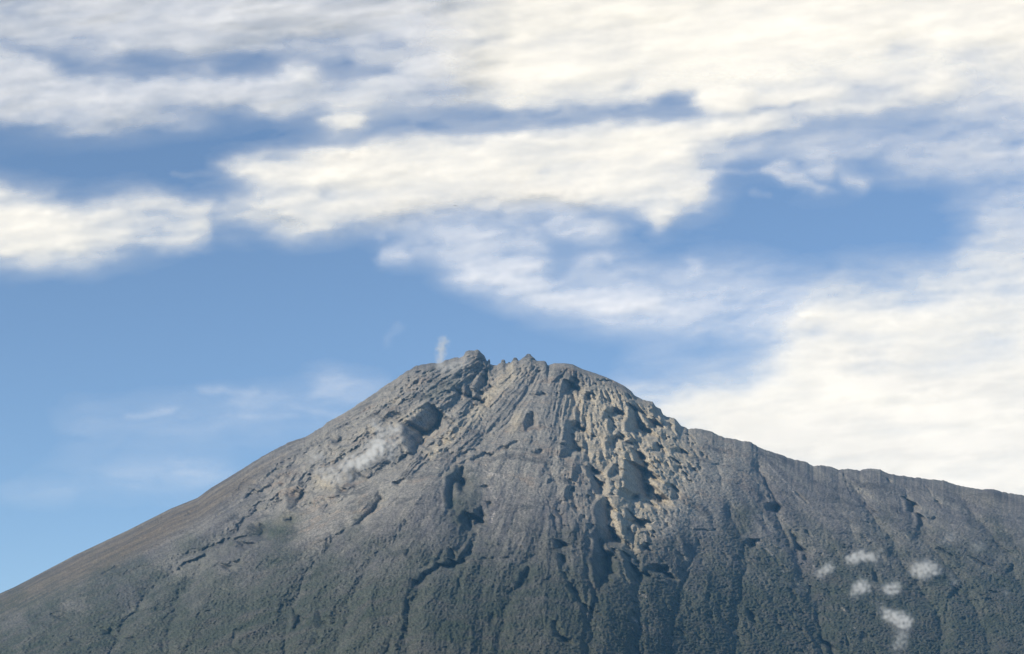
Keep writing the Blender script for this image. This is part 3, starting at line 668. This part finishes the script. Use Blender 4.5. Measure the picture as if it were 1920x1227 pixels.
# ------------------------------------------------------------------ clouds: one painted cover field, split into banks
cf = Raster(-100, -80, 2020, 1010, 2.0)
A_ = lambda *p: Z(0, 0, 2.0, *p)
B_ = lambda *p: Z(960, 0, 2.0, *p)
V4 = lambda *p: Z(960, 400, 2.0, *p)
V3 = lambda *p: Z(0, 450, 2.0, *p)
PAINT = [
 # thin veils first
 (V3((200,640),(700,600),(1300,560),(1250,700),(900,760),(250,760)),.12,14,None), (V3((180,840),(500,820),(900,860),(800,960),(200,950)),.10,14,None),
 (V3((740,565),(980,570)),.26,3,7), (V3((870,600),(1000,598),(1100,602)),.24,5,14), (V3((1180,500),(1300,520),(1460,540),(1400,600),(1200,600)),.34,9,None),
 (V3((1100,640),(1280,660)),.24,3,7), (V3((480,655),(580,650),(660,645)),.3,3,7), (V3((700,662),(790,655)),.2,2.5,5), (V3((840,660),(1090,665)),.22,3,7), (V3((900,620),(1050,640)),.16,5,14),
 (V3((430,890),(650,870),(860,890)),.28,8,20), (V3((640,870),(780,880)),.36,6,12), (V3((0,955),(250,950)),.2,8,18), (V3((0,780),(90,790)),.16,6,12),
 (V3((1438,392),(1465,355),(1500,322)),.16,4,6), (V3((1495,325),(1500,325)),.25,4,8),
 # upper left deck
 (A_((-220,-180),(1960,-180),(1960,130),(1700,170),(1400,235),(1300,225),(1100,212),(960,205),(720,198),(550,188),(400,200),(250,190),(150,165),(60,150),(-220,160)),.82,6,None),
 (A_((-220,-20),(120,-10),(310,-10),(322,38),(230,26),(100,42),(-220,36)),.4,7,None),
 (A_((510,42),(560,34),(600,46),(590,66),(520,62)),.6,4,None), (A_((430,70),(750,78)),.72,3,4),
 (A_((1010,150),(1080,125),(1300,128),(1340,160),(1250,192),(1180,165),(1050,165)),.3,5,None),
 (A_((1350,150),(1420,130),(1480,125),(1560,180),(1480,205),(1400,190)),.52,5,None), (A_((1640,140),(1700,105),(1735,125),(1680,152)),.55,4,None),
 (A_((180,185),(340,150),(520,190),(450,215),(260,215)),.45,7,None), (A_((820,0),(960,-10),(1100,0),(950,20)),.65,5,None),
 # second band, left
 (A_((-220,190),(60,182),(120,205),(180,232),(250,290),(450,292),(640,290),(740,270),(765,250),(800,290),(960,300),(1050,272),(1110,240),(1160,250),(1205,300),(1260,320),(1380,300),(1500,300),(1700,290),(1960,270),(1960,390),(1800,400),(1600,395),(1400,395),(1150,405),(1060,440),(960,410),(800,400),(640,405),(600,420),(700,438),(820,456),(700,470),(480,480),(330,497),(260,490),(200,460),(-220,465)),.75,5,None),
 (A_((1200,330),(1700,300),(1700,390),(1200,390)),.66,12,None), (A_((100,360),(560,380),(560,430),(100,420)),.68,12,None), (A_((105,190),(140,200),(125,222)),.2,3,None),
 # tuft and wisps beneath
 (A_((1350,400),(1700,400),(1920,410),(1700,480),(1450,470)),.24,8,None), (A_((1190,450),(1240,420),(1330,412),(1392,430),(1370,470),(1300,492),(1220,486)),.78,5,None),
 (A_((1380,530),(1450,505),(1550,490),(1660,495),(1640,520),(1450,545)),.45,5,None), (A_((1700,466),(1920,452)),.45,2.5,4), (A_((1190,500),(1300,545)),.25,6,14),
 # main long streak
 (A_((820,640),(930,590),(1140,580),(1260,550),(1500,540),(1920,500),(2220,455),(2560,440),(2680,452),(2820,425),(3020,400),(3320,350),(3560,330),(3560,372),(3420,405),(3220,440),(3040,450),(2970,480),(2820,520),(2700,545),(2570,590),(2620,620),(2720,650),(2700,680),(2655,700),(2660,745),(2540,772),(2400,762),(2020,774),(1920,800),(1700,795),(1500,830),(1350,830),(1190,862),(1110,866),(1050,830),(950,790),(880,755),(1050,745),(1250,738),(1260,716),(1150,706),(960,680),(880,662)),.89,6,None),
 (A_((850,650),(1200,690),(1250,740),(1450,760),(1500,820),(1100,850),(900,760),(1150,725)),.74,10,None),
 (A_((660,652),(830,648)),.14,2.5,4),
 (B_((420,580),(640,560),(760,640),(730,740),(500,750)),.8,14,None), (B_((60,660),(110,640),(160,642),(120,668)),.6,3,None), (B_((690,600),(800,612)),.4,3,5), (B_((880,440),(1640,350)),.72,12,20),
 (B_((490,760),(620,765),(632,835),(600,830),(565,872),(530,862),(505,830)),.68,4,None), (B_((480,820),(500,850)),.2,3,6), (B_((640,775),(700,770)),.3,3,6),
 # left middle bank
 (A_((500,745),(570,720),(700,745),(800,762),(770,860),(720,920),(690,946),(620,946),(500,912)),.62,5,None), (A_((600,880),(640,862),(660,880)),.4,3,None),
 (A_((780,765),(1000,760),(1060,800),(1100,850),(1000,840),(880,830),(800,830)),.46,5,None),
 (A_((-220,700),(0,705),(60,740),(150,752),(250,795),(330,792),(400,775),(500,738),(510,930),(400,938),(300,945),(342,980),(300,994),(200,976),(100,970),(-220,955)),.88,9,None),
 (A_((370,825),(420,820),(400,845)),.6,4,None), (A_((60,730),(280,780)),.5,5,10), (A_((510,880),(620,860)),.55,5,12),
 (A_((1000,892),(1040,890),(1090,914)),.32,4,7), (A_((1230,890),(1270,862),(1300,870)),.36,4,8), (A_((820,870),(940,930)),.1,6,14), (A_((700,950),(860,950)),.08,4,6),
 # middle lower patches
 (A_((1380,870),(1600,830),(1700,800),(1920,800),(1920,960),(1700,990),(1560,960),(1500,900)),.34,8,None), (A_((1640,840),(1800,820),(1900,860),(1800,900),(1700,900)),.5,7,None),
 (A_((1405,960),(1450,925),(1500,925),(1540,950),(1520,985),(1450,988)),.6,4,None), (A_((1400,895),(1440,895)),.35,3,7), (A_((1540,970),(1700,960)),.45,5,10),
 (B_((0,790),(110,790),(130,950),(0,950)),.38,7,None), (B_((110,790),(220,780),(330,830),(440,850),(340,912),(200,890),(130,850)),.52,5,None), (B_((370,800),(400,850)),.3,4,7),
 (A_((1640,1005),(1800,988),(1920,980),(1980,950),(2050,960),(2060,1040),(2180,1060),(2340,1080),(2520,1130),(2720,1080),(2870,1090),(2950,1160),(2700,1170),(2620,1205),(2420,1215),(2220,1200),(2020,1160),(1920,1115),(1820,1085),(1720,1050)),.72,8,None),
 (B_((100,1100),(300,1120),(600,1150),(700,1150)),.85,8,26), (A_((1760,1030),(1920,1040)),.82,8,20), (A_((1840,1100),(1920,1120)),.4,6,12),
 (B_((130,1000),(300,960),(500,1000),(520,1060),(300,1060)),.4,9,None), (B_((260,960),(500,1000),(900,970),(1000,1060),(500,1090)),.28,10,None), (B_((340,965),(400,985)),.5,3,5), (B_((135,980),(180,960),(232,990),(200,1022),(140,1012)),.08,4,None),
 (B_((640,980),(680,950),(725,985),(690,1060),(640,1060)),.4,5,None),
 # upper right bank
 (A_((1460,250),(1560,215),(1750,170),(1920,130),(1920,-180),(4100,-180),(4100,400),(3560,350),(3220,350),(3020,400),(2820,425),(2670,440),(2620,390),(2612,345),(2420,385),(2120,410),(1920,430),(1880,400),(1780,370),(1700,300),(1550,290),(1480,270)),.96,5,None),
 (B_((0,50),(240,65),(520,110),(560,180),(500,220),(350,170),(0,110)),.80,12,None), (A_((1500,170),(1700,120),(1900,80),(1900,130)),.8,8,None),
 (B_((60,340),(250,320),(460,310),(500,360),(300,400),(60,400)),.6,8,None), (A_((1740,330),(1960,330),(1960,400),(1800,400)),.7,6,None),
 (B_((-40,440),(100,405),(300,400),(500,385),(690,345),(668,390),(745,446),(600,437),(300,462),(-40,498)),.08,4,None), (B_((0,440),(80,420),(100,440),(0,460)),.35,5,None),
 (A_((1700,425),(1920,425),(1920,470),(1700,490)),.14,6,None),
 (B_((850,310),(1000,280),(1200,250),(1280,300),(1200,360),(900,390)),.72,7,None), (B_((860,425),(960,398),(1150,380),(1050,408),(900,432)),.3,3,None),
 (B_((1240,350),(1300,320),(1420,310),(1570,290),(1450,332),(1330,357)),.32,4,None),
 (B_((1380,200),(1480,155),(1600,160),(2100,180),(2100,440),(1650,380),(1640,300),(1400,290)),.72,10,None), (B_((1440,165),(1500,175)),.4,4,8), (B_((1800,330),(2100,330),(2100,420),(1700,400)),.6,12,None),
 # right veil
 (B_((900,560),(1060,480),(1640,385),(1720,560),(1300,620),(950,620)),.25,8,None), (B_((1060,480),(1130,452),(1300,440),(1640,385),(1620,470),(1300,490)),.12,6,None),
 (B_((1620,385),(2100,360),(2100,720),(1800,640),(1430,660),(1400,600),(1100,610),(1080,560),(1400,540),(1640,530)),.52,9,None), (B_((1240,600),(1420,600),(1430,660),(1350,680),(1240,640)),.15,6,None),
 (B_((930,645),(980,600),(1090,640),(1120,690),(1190,702),(1200,725),(1140,716),(1020,692)),.55,3,None), (B_((1060,600),(1200,570),(1232,610),(1190,680),(1110,650)),.58,4,None), (B_((1240,640),(1300,645),(1348,700),(1300,722),(1230,690)),.48,4,None), (B_((1010,640),(1070,630)),.25,3,7),
 (B_((640,560),(760,540),(915,520),(910,560),(800,600),(700,590)),.5,5,None), (B_((780,640),(960,655)),.42,3,6), (B_((900,722),(970,740)),.22,3,6), (B_((1450,650),(1760,640),(1700,670)),.45,6,None),
 # lower right bank
 (V4((1700,-60),(2100,-100),(2100,350),(1500,340),(1400,290),(1700,200),(1760,90)),.58,14,None), (V4((700,270),(1000,300),(1300,260),(1300,400),(950,560),(760,480),(600,440)),.42,12,None), (V4((850,210),(1100,250),(1600,210),(1500,320),(1100,310)),.42,14,None),
 (V4((2100,250),(1500,330),(1300,300),(1250,280),(1150,340),(1050,400),(1020,480),(960,530),(1000,590),(940,630),(700,650),(480,672),(380,680),(700,860),(1000,990),(2100,1200)),.9,12,None),
 (V4((470,700),(700,690),(1100,560),(1450,640),(2100,640),(2100,1200),(900,960)),.99,14,None), (V4((400,640),(600,640),(640,700),(480,710)),.45,9,None),
 (V4((1250,500),(1400,485),(1460,540),(1350,585),(1260,575)),.62,8,None), (V4((1700,440),(1850,420),(2000,450),(1900,500),(1800,490)),.66,8,None), (V4((1080,430),(1180,420),(1140,480)),.7,6,None), (V4((1450,590),(1720,600),(1700,640),(1500,660)),.86,9,None),
 (V4((750,490),(900,470),(945,520),(905,612),(770,605)),.1,8,None), (V4((1800,200),(2100,200),(2100,330),(1850,300)),.7,12,None),
 # thin veil low in the centre
 (V4((480,440),(640,470),(740,600),(560,610),(420,560)),.12,10,None),
]
for pts, a, sg, w in PAINT: cf.paint(pts, a, sg * 2.1 if sg > 3 else sg * 1.2, w)
BANKS = [
 ('cloud_bank', [(-90,60),(300,60),(620,60),(700,90)], 33000, 0.2, 'pale lilac-grey cloud sheet along the top left edge of the sky'),
 ('cloud_bank', [(-90,160),(300,180),(560,175),(800,170)], 31500, 0.3, 'long flat grey-white cloud band below the top sheet on the left'),
 ('cloud_tuft', [(610,226),(650,226),(690,222)], 29000, 0.6, 'small white cloud tuft alone in the blue above the long bright streak'),
 ('cloud_bank', [(430,320),(600,370),(800,290),(1000,300),(1200,320),(1300,240),(1500,220),(1750,180)], 27400, 0.95, 'long bright white cloud streak tapering to a point across the middle of the sky'),
 ('cloud_bank', [(-90,420),(150,440),(330,420),(480,410)], 29400, 0.9, 'cream white cloud at the left edge above the brown flank'),
 ('cloud_bank', [(720,480),(850,450),(1050,430),(950,510),(1150,560),(1400,570)], 26400, 0.7, 'ragged thin cloud patches hanging right above the summit'),
 ('cloud_bank', [(900,120),(1200,40),(1400,100),(1600,40),(1800,60),(2000,100)], 30600, 0.9, 'wide glowing cream cloud filling the top right of the sky'),
 ('cloud_bank', [(1450,330),(1560,320),(1640,270),(1800,290),(1950,330)], 25200, 0.5, 'thin blue-white veil with ragged tufts at the right edge below the top cloud'),
 ('cloud_bank', [(1300,780),(1500,700),(1600,600),(1750,520),(1900,700),(1700,850)], 23200, 1.0, 'huge cream white cloud standing behind the right shoulder of the mountain'),
 ('cirrus_cloud', [(-80,920),(350,890),(200,800),(500,760),(700,720)], 27600, 0.6, 'faint thin cirrus streaks in the blue beside the left flank'),
 ('cirrus_cloud', [(718,648),(755,608)], 22000, 0.6, 'tiny faint wisp of cloud up and left of the summit steam'),
]
CU = np.concatenate([np.arange(-950, -62, 7.0), np.arange(-60, 1984, 2.4), np.arange(1988, 2900, 7.0)])
CV = np.concatenate([np.arange(-480, -26, 7.0), np.arange(-24, 1060, 2.4)])
CUg, CVg = np.meshgrid(CU, CV)
wx = 40 * fbm(CUg / 110, CVg / 45, 6, 101, 0.6); wy = 17 * fbm(CUg / 100, CVg / 45, 6, 121, 0.6)
Fc = cf.sample(CUg + wx, CVg + wy)
tilt = CVg + 0.12 * (CUg - 900)                                     # streaks lean gently up to the right
nA = fbm(CUg / 190, tilt / 40, 6, 141, 0.55)
nB = fbm((CUg + wx) / 85, (tilt + wy) / 22, 6, 151, 0.6)
nC = fbm((CUg + wx) / 22, (tilt + wy) / 12, 4, 157, 0.6)
edge = np.clip(4 * Fc * (1 - Fc), 0, 1) ** 1.5
cover = Fc + (0.42 * nA + 0.68 * nB + 0.10 * nC) * edge * 0.66 + (0.04 * nB + 0.16 * nA) * sstep(0.3, 0.8, Fc)
halo = gblur(Fc, 16)
cover = np.clip(cover, 0, 0.995)
cover = gblur(cover, 0.9)
cover = 1 - (1 - cover) * (1 - 0.36 * halo * (0.7 + 1.2 * nA))
cover = np.clip(cover, 0, 0.995)
cover *= sstep(0.0, 0.06, cover)
ef = 160 * fbm(CUg / 130, CVg / 60, 4, 171)
cover *= sstep(-940, -650, CUg + ef - 160) * sstep(2890, 2600, CUg + ef + 160) * sstep(-470, -300, CVg + 0.4 * ef - 60)
ms = skyline(CUg)
tau = -np.log(1 - cover)
wts = [np.exp(-line_dist(CUg + 1.5 * wx, CVg + 1.5 * wy, b[1]) / 26.0) + 1e-12 for b in BANKS]
tot = sum(wts)
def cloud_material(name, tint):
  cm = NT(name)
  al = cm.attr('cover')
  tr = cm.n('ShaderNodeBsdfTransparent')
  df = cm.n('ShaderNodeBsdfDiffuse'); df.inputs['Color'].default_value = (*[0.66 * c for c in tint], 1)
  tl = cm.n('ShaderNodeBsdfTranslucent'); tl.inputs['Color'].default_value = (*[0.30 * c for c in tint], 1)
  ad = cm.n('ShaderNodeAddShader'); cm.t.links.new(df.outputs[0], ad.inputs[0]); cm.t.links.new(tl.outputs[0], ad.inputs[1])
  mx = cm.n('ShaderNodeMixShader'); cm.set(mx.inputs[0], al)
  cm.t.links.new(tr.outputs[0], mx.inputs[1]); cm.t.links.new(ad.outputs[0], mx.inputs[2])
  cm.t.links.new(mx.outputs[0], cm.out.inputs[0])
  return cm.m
WARM = cloud_material('warm_lit_cloud', (1.0, 0.945, 0.85))  # cream glow of the warm sunlight put into the cloud colour
PALE = cloud_material('grey_shaded_cloud', (0.92, 0.90, 0.90))  # greyer copy for the dimmer banks, their shading put into the colour
puff = fbm(CUg / 300, tilt / 90, 4, 161, 0.36)
for i, (nm, seedline, dist, lean, lab) in enumerate(BANKS):
    ti = tau * wts[i] / tot
    a = 1 - np.exp(-ti)
    keep = (a > (0.012 if i < 10 else 0.002)) & (CVg < ms + 130)
    # drop stray scraps that are not joined to the bank
    r4, c4 = keep.shape[0] // 4 * 4, keep.shape[1] // 4 * 4
    kb = keep[:r4, :c4].reshape(r4 // 4, 4, c4 // 4, 4).any((1, 3)); lab4 = np.zeros(kb.shape, int); sizes = [0]
    for j_, i_ in np.argwhere(kb):
        if lab4[j_, i_]: continue
        n_ = len(sizes); st = [(j_, i_)]; lab4[j_, i_] = n_; cnt = 0
        while st:
            y_, x_ = st.pop(); cnt += 1
            for yy_, xx_ in ((y_ + 1, x_), (y_ - 1, x_), (y_, x_ + 1), (y_, x_ - 1)):
                if 0 <= yy_ < kb.shape[0] and 0 <= xx_ < kb.shape[1] and kb[yy_, xx_] and not lab4[yy_, xx_]:
                    lab4[yy_, xx_] = n_; st.append((yy_, xx_))
        sizes.append(cnt)
    inf4 = np.where((CUg > 0) & (CUg < W) & (CVg > 0) & (CVg < ms), a, 0)[:r4, :c4][::4, ::4]
    if i == 10: inf4 = inf4 * ((np.abs(CUg - 740) < 40) & (np.abs(CVg - 628) < 40))[:r4, :c4][::4, ::4]
    score = np.bincount(lab4.reshape(-1), inf4.reshape(-1), len(sizes)); score[0] = -1
    good = np.zeros(len(sizes), bool); good[int(np.argmax(score))] = True
    kk = np.zeros_like(keep); kk[:r4, :c4] = np.repeat(np.repeat(good[lab4], 4, 0), 4, 1); keep &= kk
    if not keep.any(): continue
    rr_ = np.where(keep.any(1))[0]; cc_ = np.where(keep.any(0))[0]
    sl_ = (slice(max(rr_[0] - 1, 0), rr_[-1] + 2), slice(max(cc_[0] - 1, 0), cc_[-1] + 2))
    ai = a[sl_]; u_ = CUg[sl_]; v_ = CVg[sl_]
    vc = np.mean([p[1] for p in seedline])
    tx_, tz_ = ray(u_, v_)
    # the bank leans back with height; its face bulges where the cloud is thick
    uc = np.mean([p[0] for p in seedline]); yaw = -0.38 if i not in (0, 1, 7) else -0.05
    y0 = dist + (lean * (vc - v_) + yaw * (u_ - uc)) * dist / F
    bulge = dist / F * (16 * gblur(ai, 8) * (1 + 1.8 * puff[sl_]))
    per = 1 - np.sqrt(1 - ai)                                        # two faces: front and back
    def sheet(y): return np.stack([tx_ * y, y, CAMZ + tz_ * y], -1)
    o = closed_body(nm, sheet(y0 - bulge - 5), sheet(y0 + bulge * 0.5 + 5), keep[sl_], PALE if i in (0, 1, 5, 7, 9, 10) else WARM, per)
    tag(o, lab, 'cloud', 'clouds in the sky')

# ------------------------------------------------------------------ steam and small clouds drifting over the slopes (thin real volumes)
def vapour(name, lab, blobs, dens, thick, dy, seed, group, cat='cloud', colr=(1.0, 0.97, 0.90), step=1.5, rag=1.7, sc=7):
    """blobs: (points, weight, blur, width); thickness of the closed body follows the blobs"""
    allp = [p for b in blobs for p in b[0]]
    pad = 40
    r = Raster(min(p[0] for p in allp) - pad, min(p[1] for p in allp) - pad, max(p[0] for p in allp) + pad, max(p[1] for p in allp) + pad, step)
    for pts, a, sg, w in blobs:
        r.paint(pts, a, sg * 1.3, w, 'max')
        r.paint(pts, a * 0.22, sg * 3.0, (w or 6) + 10, 'max')
    u, v = r.U, r.V
    w1 = 10 * fbm(u / sc, v / sc, 4, seed); w2 = 7 * fbm(u / sc, v / sc, 4, seed + 9)
    t = r.sample(u + w1, v + w2)
    t = np.clip(t * (1 + rag * 1.6 * fbm(u / sc * 1.2, v / sc * 1.2, 5, seed + 17, 0.6)) - 0.05, 0, None) ** 1.5 * 1.1
    t = gblur(t, 1.1)
    yb, rn = base_run(u, np.maximum(v, skyline(u)))
    ybase = (yb - rn)
    yc = gblur(ybase, 10 / step) - dy
    pxl = yc / F
    th = t * thick * pxl
    tx_, tz_ = ray(u, v)
    def sheet(y): return np.stack([tx_ * y, y, CAMZ + tz_ * y], -1)
    kp = th > 0.5
    mt = NT(name + '_vapour')
    vol = mt.n('ShaderNodeVolumePrincipled'); vol.inputs['Color'].default_value = (*colr, 1); vol.inputs['Density'].default_value = dens
    vol.inputs['Anisotropy'].default_value = 0.0
    mt.t.links.new(vol.outputs[0], mt.out.inputs['Volume'])
    yf = yc - th * 0.5 - 0.3; ybk = yc + th * 0.5 + 0.3
    Pf, Pb = sheet(yf), sheet(ybk)
    kp[0] = kp[-1] = False; kp[:, 0] = kp[:, -1] = False
    o = closed_body(name, Pf, Pb, kp, mt.m)
    tag(o, lab, cat, group)
    return o
GP = 'small clouds on the lower right slope'
DN = 0.028
vapour('small_cloud', 'thin slanting cloud puff, leftmost of the small clouds on the lower right slope',
       [(T7((375,705),(430,660),(470,620),(510,630),(500,670),(430,710)), .8, 3.5, None)], DN, 21, 60, 201, GP)
vapour('small_cloud', 'bright arched cloud puff, highest of the small clouds on the lower right slope',
       [(T7((575,605),(640,560),(680,540),(720,560),(790,570),(800,600),(760,615),(700,590),(640,625)), 1.0, 3.2, None), (T7((790,570),(825,525)), .4, 3, 6), (T7((790,620),(820,650)), .3, 3, 6)], DN, 21, 60, 211, GP)
vapour('small_cloud', 'middle left cloud puff right above the lowest hanging cloud on the right slope',
       [(T7((620,830),(640,770),(690,730),(740,760),(750,800),(690,810),(650,850)), .9, 3.5, None)], DN, 21, 60, 221, GP)
vapour('small_cloud', 'little cloud puff at the right end of the middle one on the lower right slope',
       [(T7((800,790),(870,770),(930,745),(960,770),(920,830),(890,840),(850,815)), .85, 3.5, None)], DN, 21, 60, 231, GP)
vapour('small_cloud', 'soft domed cloud puff, rightmost of the small clouds on the lower right slope',
       [(T7((1010,680),(1050,625),(1130,605),(1200,650),(1230,680),(1160,700),(1100,730),(1050,710)), .75, 4, None)], DN, 21, 60, 241, GP)
vapour('small_cloud', 'longest and lowest cloud, hanging down like a curtain near the bottom edge on the right',
       [(T7((815,910),(870,940),(960,950),(1030,1000),(1010,1060),(960,1060),(900,1020),(850,990)), 1.0, 4, None), (T7((960,1050),(960,1120),(930,1180)), .45, 5, 22), (T7((810,900),(830,960)), .5, 3, 8)], DN, 21, 60, 251, GP)
vapour('thin_mist', 'very faint mist trail on the slope right of the rightmost small cloud',
       [(T7((1240,480),(1300,450)), .36, 5, 14), (T7((1430,520),(1500,510)), .3, 5, 14), (T7((1290,720),(1310,760)), .3, 4, 14), (T7((1640,800),(1660,850)), .22, 4, 10)], DN, 22, 60, 261, None, 'mist')
vapour('thin_mist', 'very faint mist on the slope below the leftmost small cloud',
       [(T7((260,760),(300,790)), .25, 6, 20), (T7((130,750),(200,770)), .15, 6, 14)], DN, 18, 60, 266, None, 'mist')
vapour('steam_cloud', 'torn white steam drifting across the dark hollow on the left slope',
       [(T4((990,470),(1080,400),(1130,330)), .85, 4.5, 20), (T4((880,490),(960,450),(1060,420),(1140,360)), .6, 5, 18), (T4((770,500),(830,550),(860,580)), .5, 4, 12), (T4((1170,250),(1230,220),(1260,290)), .5, 4, 12), (T4((1150,320),(1220,330),(1200,430)), .35, 5, 16),
        (T4((660,440),(700,410),(740,440)), .35, 5, 14), (T4((900,560),(980,550)), .25, 6, 22), (T4((1100,210),(1150,250)), .4, 5, 16), (T4((700,500),(780,560),(840,600)), .4, 5, 14), (T4((1020,380),(1100,300),(1180,260)), .5, 5, 12)], DN, 34, 70, 271, None, 'steam', rag=1.5, sc=9)
vapour('steam_plume', 'thin white steam plume rising above the ridge left of the summit dome',
       [(T1((590,300),(595,230),(605,150),(620,80)), .62, 3.5, 10), (T1((615,110),(640,100)), .5, 3, 10), (T1((560,330),(600,330)), .35, 3, 9)], DN, 36, 40, 281, None, 'steam', rag=0.3)
vapour('thin_mist', 'pale mist clinging to the rocks under the summit dome',
       [(T1((620,330),(700,320),(760,300),(850,250)), .5, 4, 14), (T1((700,400),(680,450)), .25, 4, 10)], DN, 20, 50, 291, None, 'mist', rag=0.8, sc=9)

# ------------------------------------------------------------------ a bird far up against the bright streak
def bird():
    bm_ = NT('dark_bird_feathers'); b = bm_.n('ShaderNodeBsdfPrincipled'); b.inputs['Roughness'].default_value = 0.8
    bm_.set(b.inputs['Base Color'], bm_.mix(bm_.noise(bm_.n('ShaderNodeTexCoord').outputs['Object'], 8.0), (0.03, 0.028, 0.025), (0.07, 0.06, 0.05)))
    bm_.t.links.new(b.outputs[0], bm_.out.inputs[0])
    d = 700.0; tx_, tz_ = ray(854.0, 386.3)
    root = bpy.data.objects.new('bird', None); scene.collection.objects.link(root)
    root.location = (tx_ * d, d, CAMZ + tz_ * d); root.rotation_euler = (0, math.radians(8), math.radians(15))
    tag(root, 'tiny dark bird soaring in front of the long bright cloud streak', 'bird')
    n = 16; f = np.linspace(0, 1, n)[:, None]; th = np.linspace(0, 2 * np.pi, 15)[None, :]
    r_ = np.interp(f, [0, .06, .14, .2, .4, .65, .85, 1], [0.0, .035, .05, .045, .085, .07, .04, 0.015])
    B = np.stack([r_ * np.cos(th), 0.42 - f * 0.8 + 0 * th, r_ * np.sin(th) * 0.9 + 0.0 * f], -1)
    body = grid_mesh('body', B, bm_.m); body.parent = root
    for s in (-1, 1):
        a = np.linspace(0, 1, 14)[:, None]; c = np.linspace(0, 1, 7)[None, :]
        chord = 0.28 * (1 - 0.55 * a ** 2); sweep = 0.10 * np.sin(a * np.pi * 0.9) - 0.12 * a ** 2
        X = s * (0.05 + 0.85 * a) + 0 * c; Yw = 0.12 + sweep - chord * c; Zw = 0.10 * np.sin(a * 1.9) + 0.02 * np.sin(c * np.pi)
        T = np.stack([X + 0 * Yw, Yw, Zw + 0 * Yw], -1); Bt = T.copy(); Bt[..., 2] -= 0.018 * (1 - a) * np.sin(np.clip(c, .02, .98) * np.pi) + 0.003
        wg = grid_mesh('wing', T, bm_.m, None, {}, True, s > 0, extra=(Bt, None, {}, s < 0)); wg.parent = root
    tlp = np.linspace(0, 1, 6)[:, None]; q = np.linspace(-1, 1, 9)[None, :]
    T = np.stack([q * (0.03 + 0.10 * tlp), -0.33 - 0.22 * tlp + 0 * q, 0.0 + 0.01 * (1 - q * q) + 0 * tlp], -1); Bt = T.copy(); Bt[..., 2] -= 0.008
    tl_ = grid_mesh('tail', T, bm_.m, None, {}, True, False, extra=(Bt, None, {}, True)); tl_.parent = root
bird()

# ------------------------------------------------------------------ the air between the camera and the mountain
hm = NT('haze_air')
hv = hm.n('ShaderNodeVolumePrincipled'); hv.inputs['Color'].default_value = (0.22, 0.58, 1.0, 1)
hv.inputs['Density'].default_value = 1.2e-5; hv.inputs['Anisotropy'].default_value = 0.0
hm.t.links.new(hv.outputs[0], hm.out.inputs['Volume'])
import bmesh
b = bmesh.new(); bmesh.ops.create_cube(b, size=1.0)
hme = bpy.data.meshes.new('haze'); 
x0, x1, y0, y1, z0, z1 = -16000, 16000, -6000, 19500, -40, 3150
for vtx in b.verts:
    vtx.co = ((x0 + x1) / 2 + vtx.co.x * (x1 - x0), (y0 + y1) / 2 + vtx.co.y * (y1 - y0), (z0 + z1) / 2 + vtx.co.z * (z1 - z0))
b.to_mesh(hme); b.free(); hme.materials.append(hm.m)
haze = bpy.data.objects.new('haze', hme); scene.collection.objects.link(haze)
tag(haze, kind='stuff')
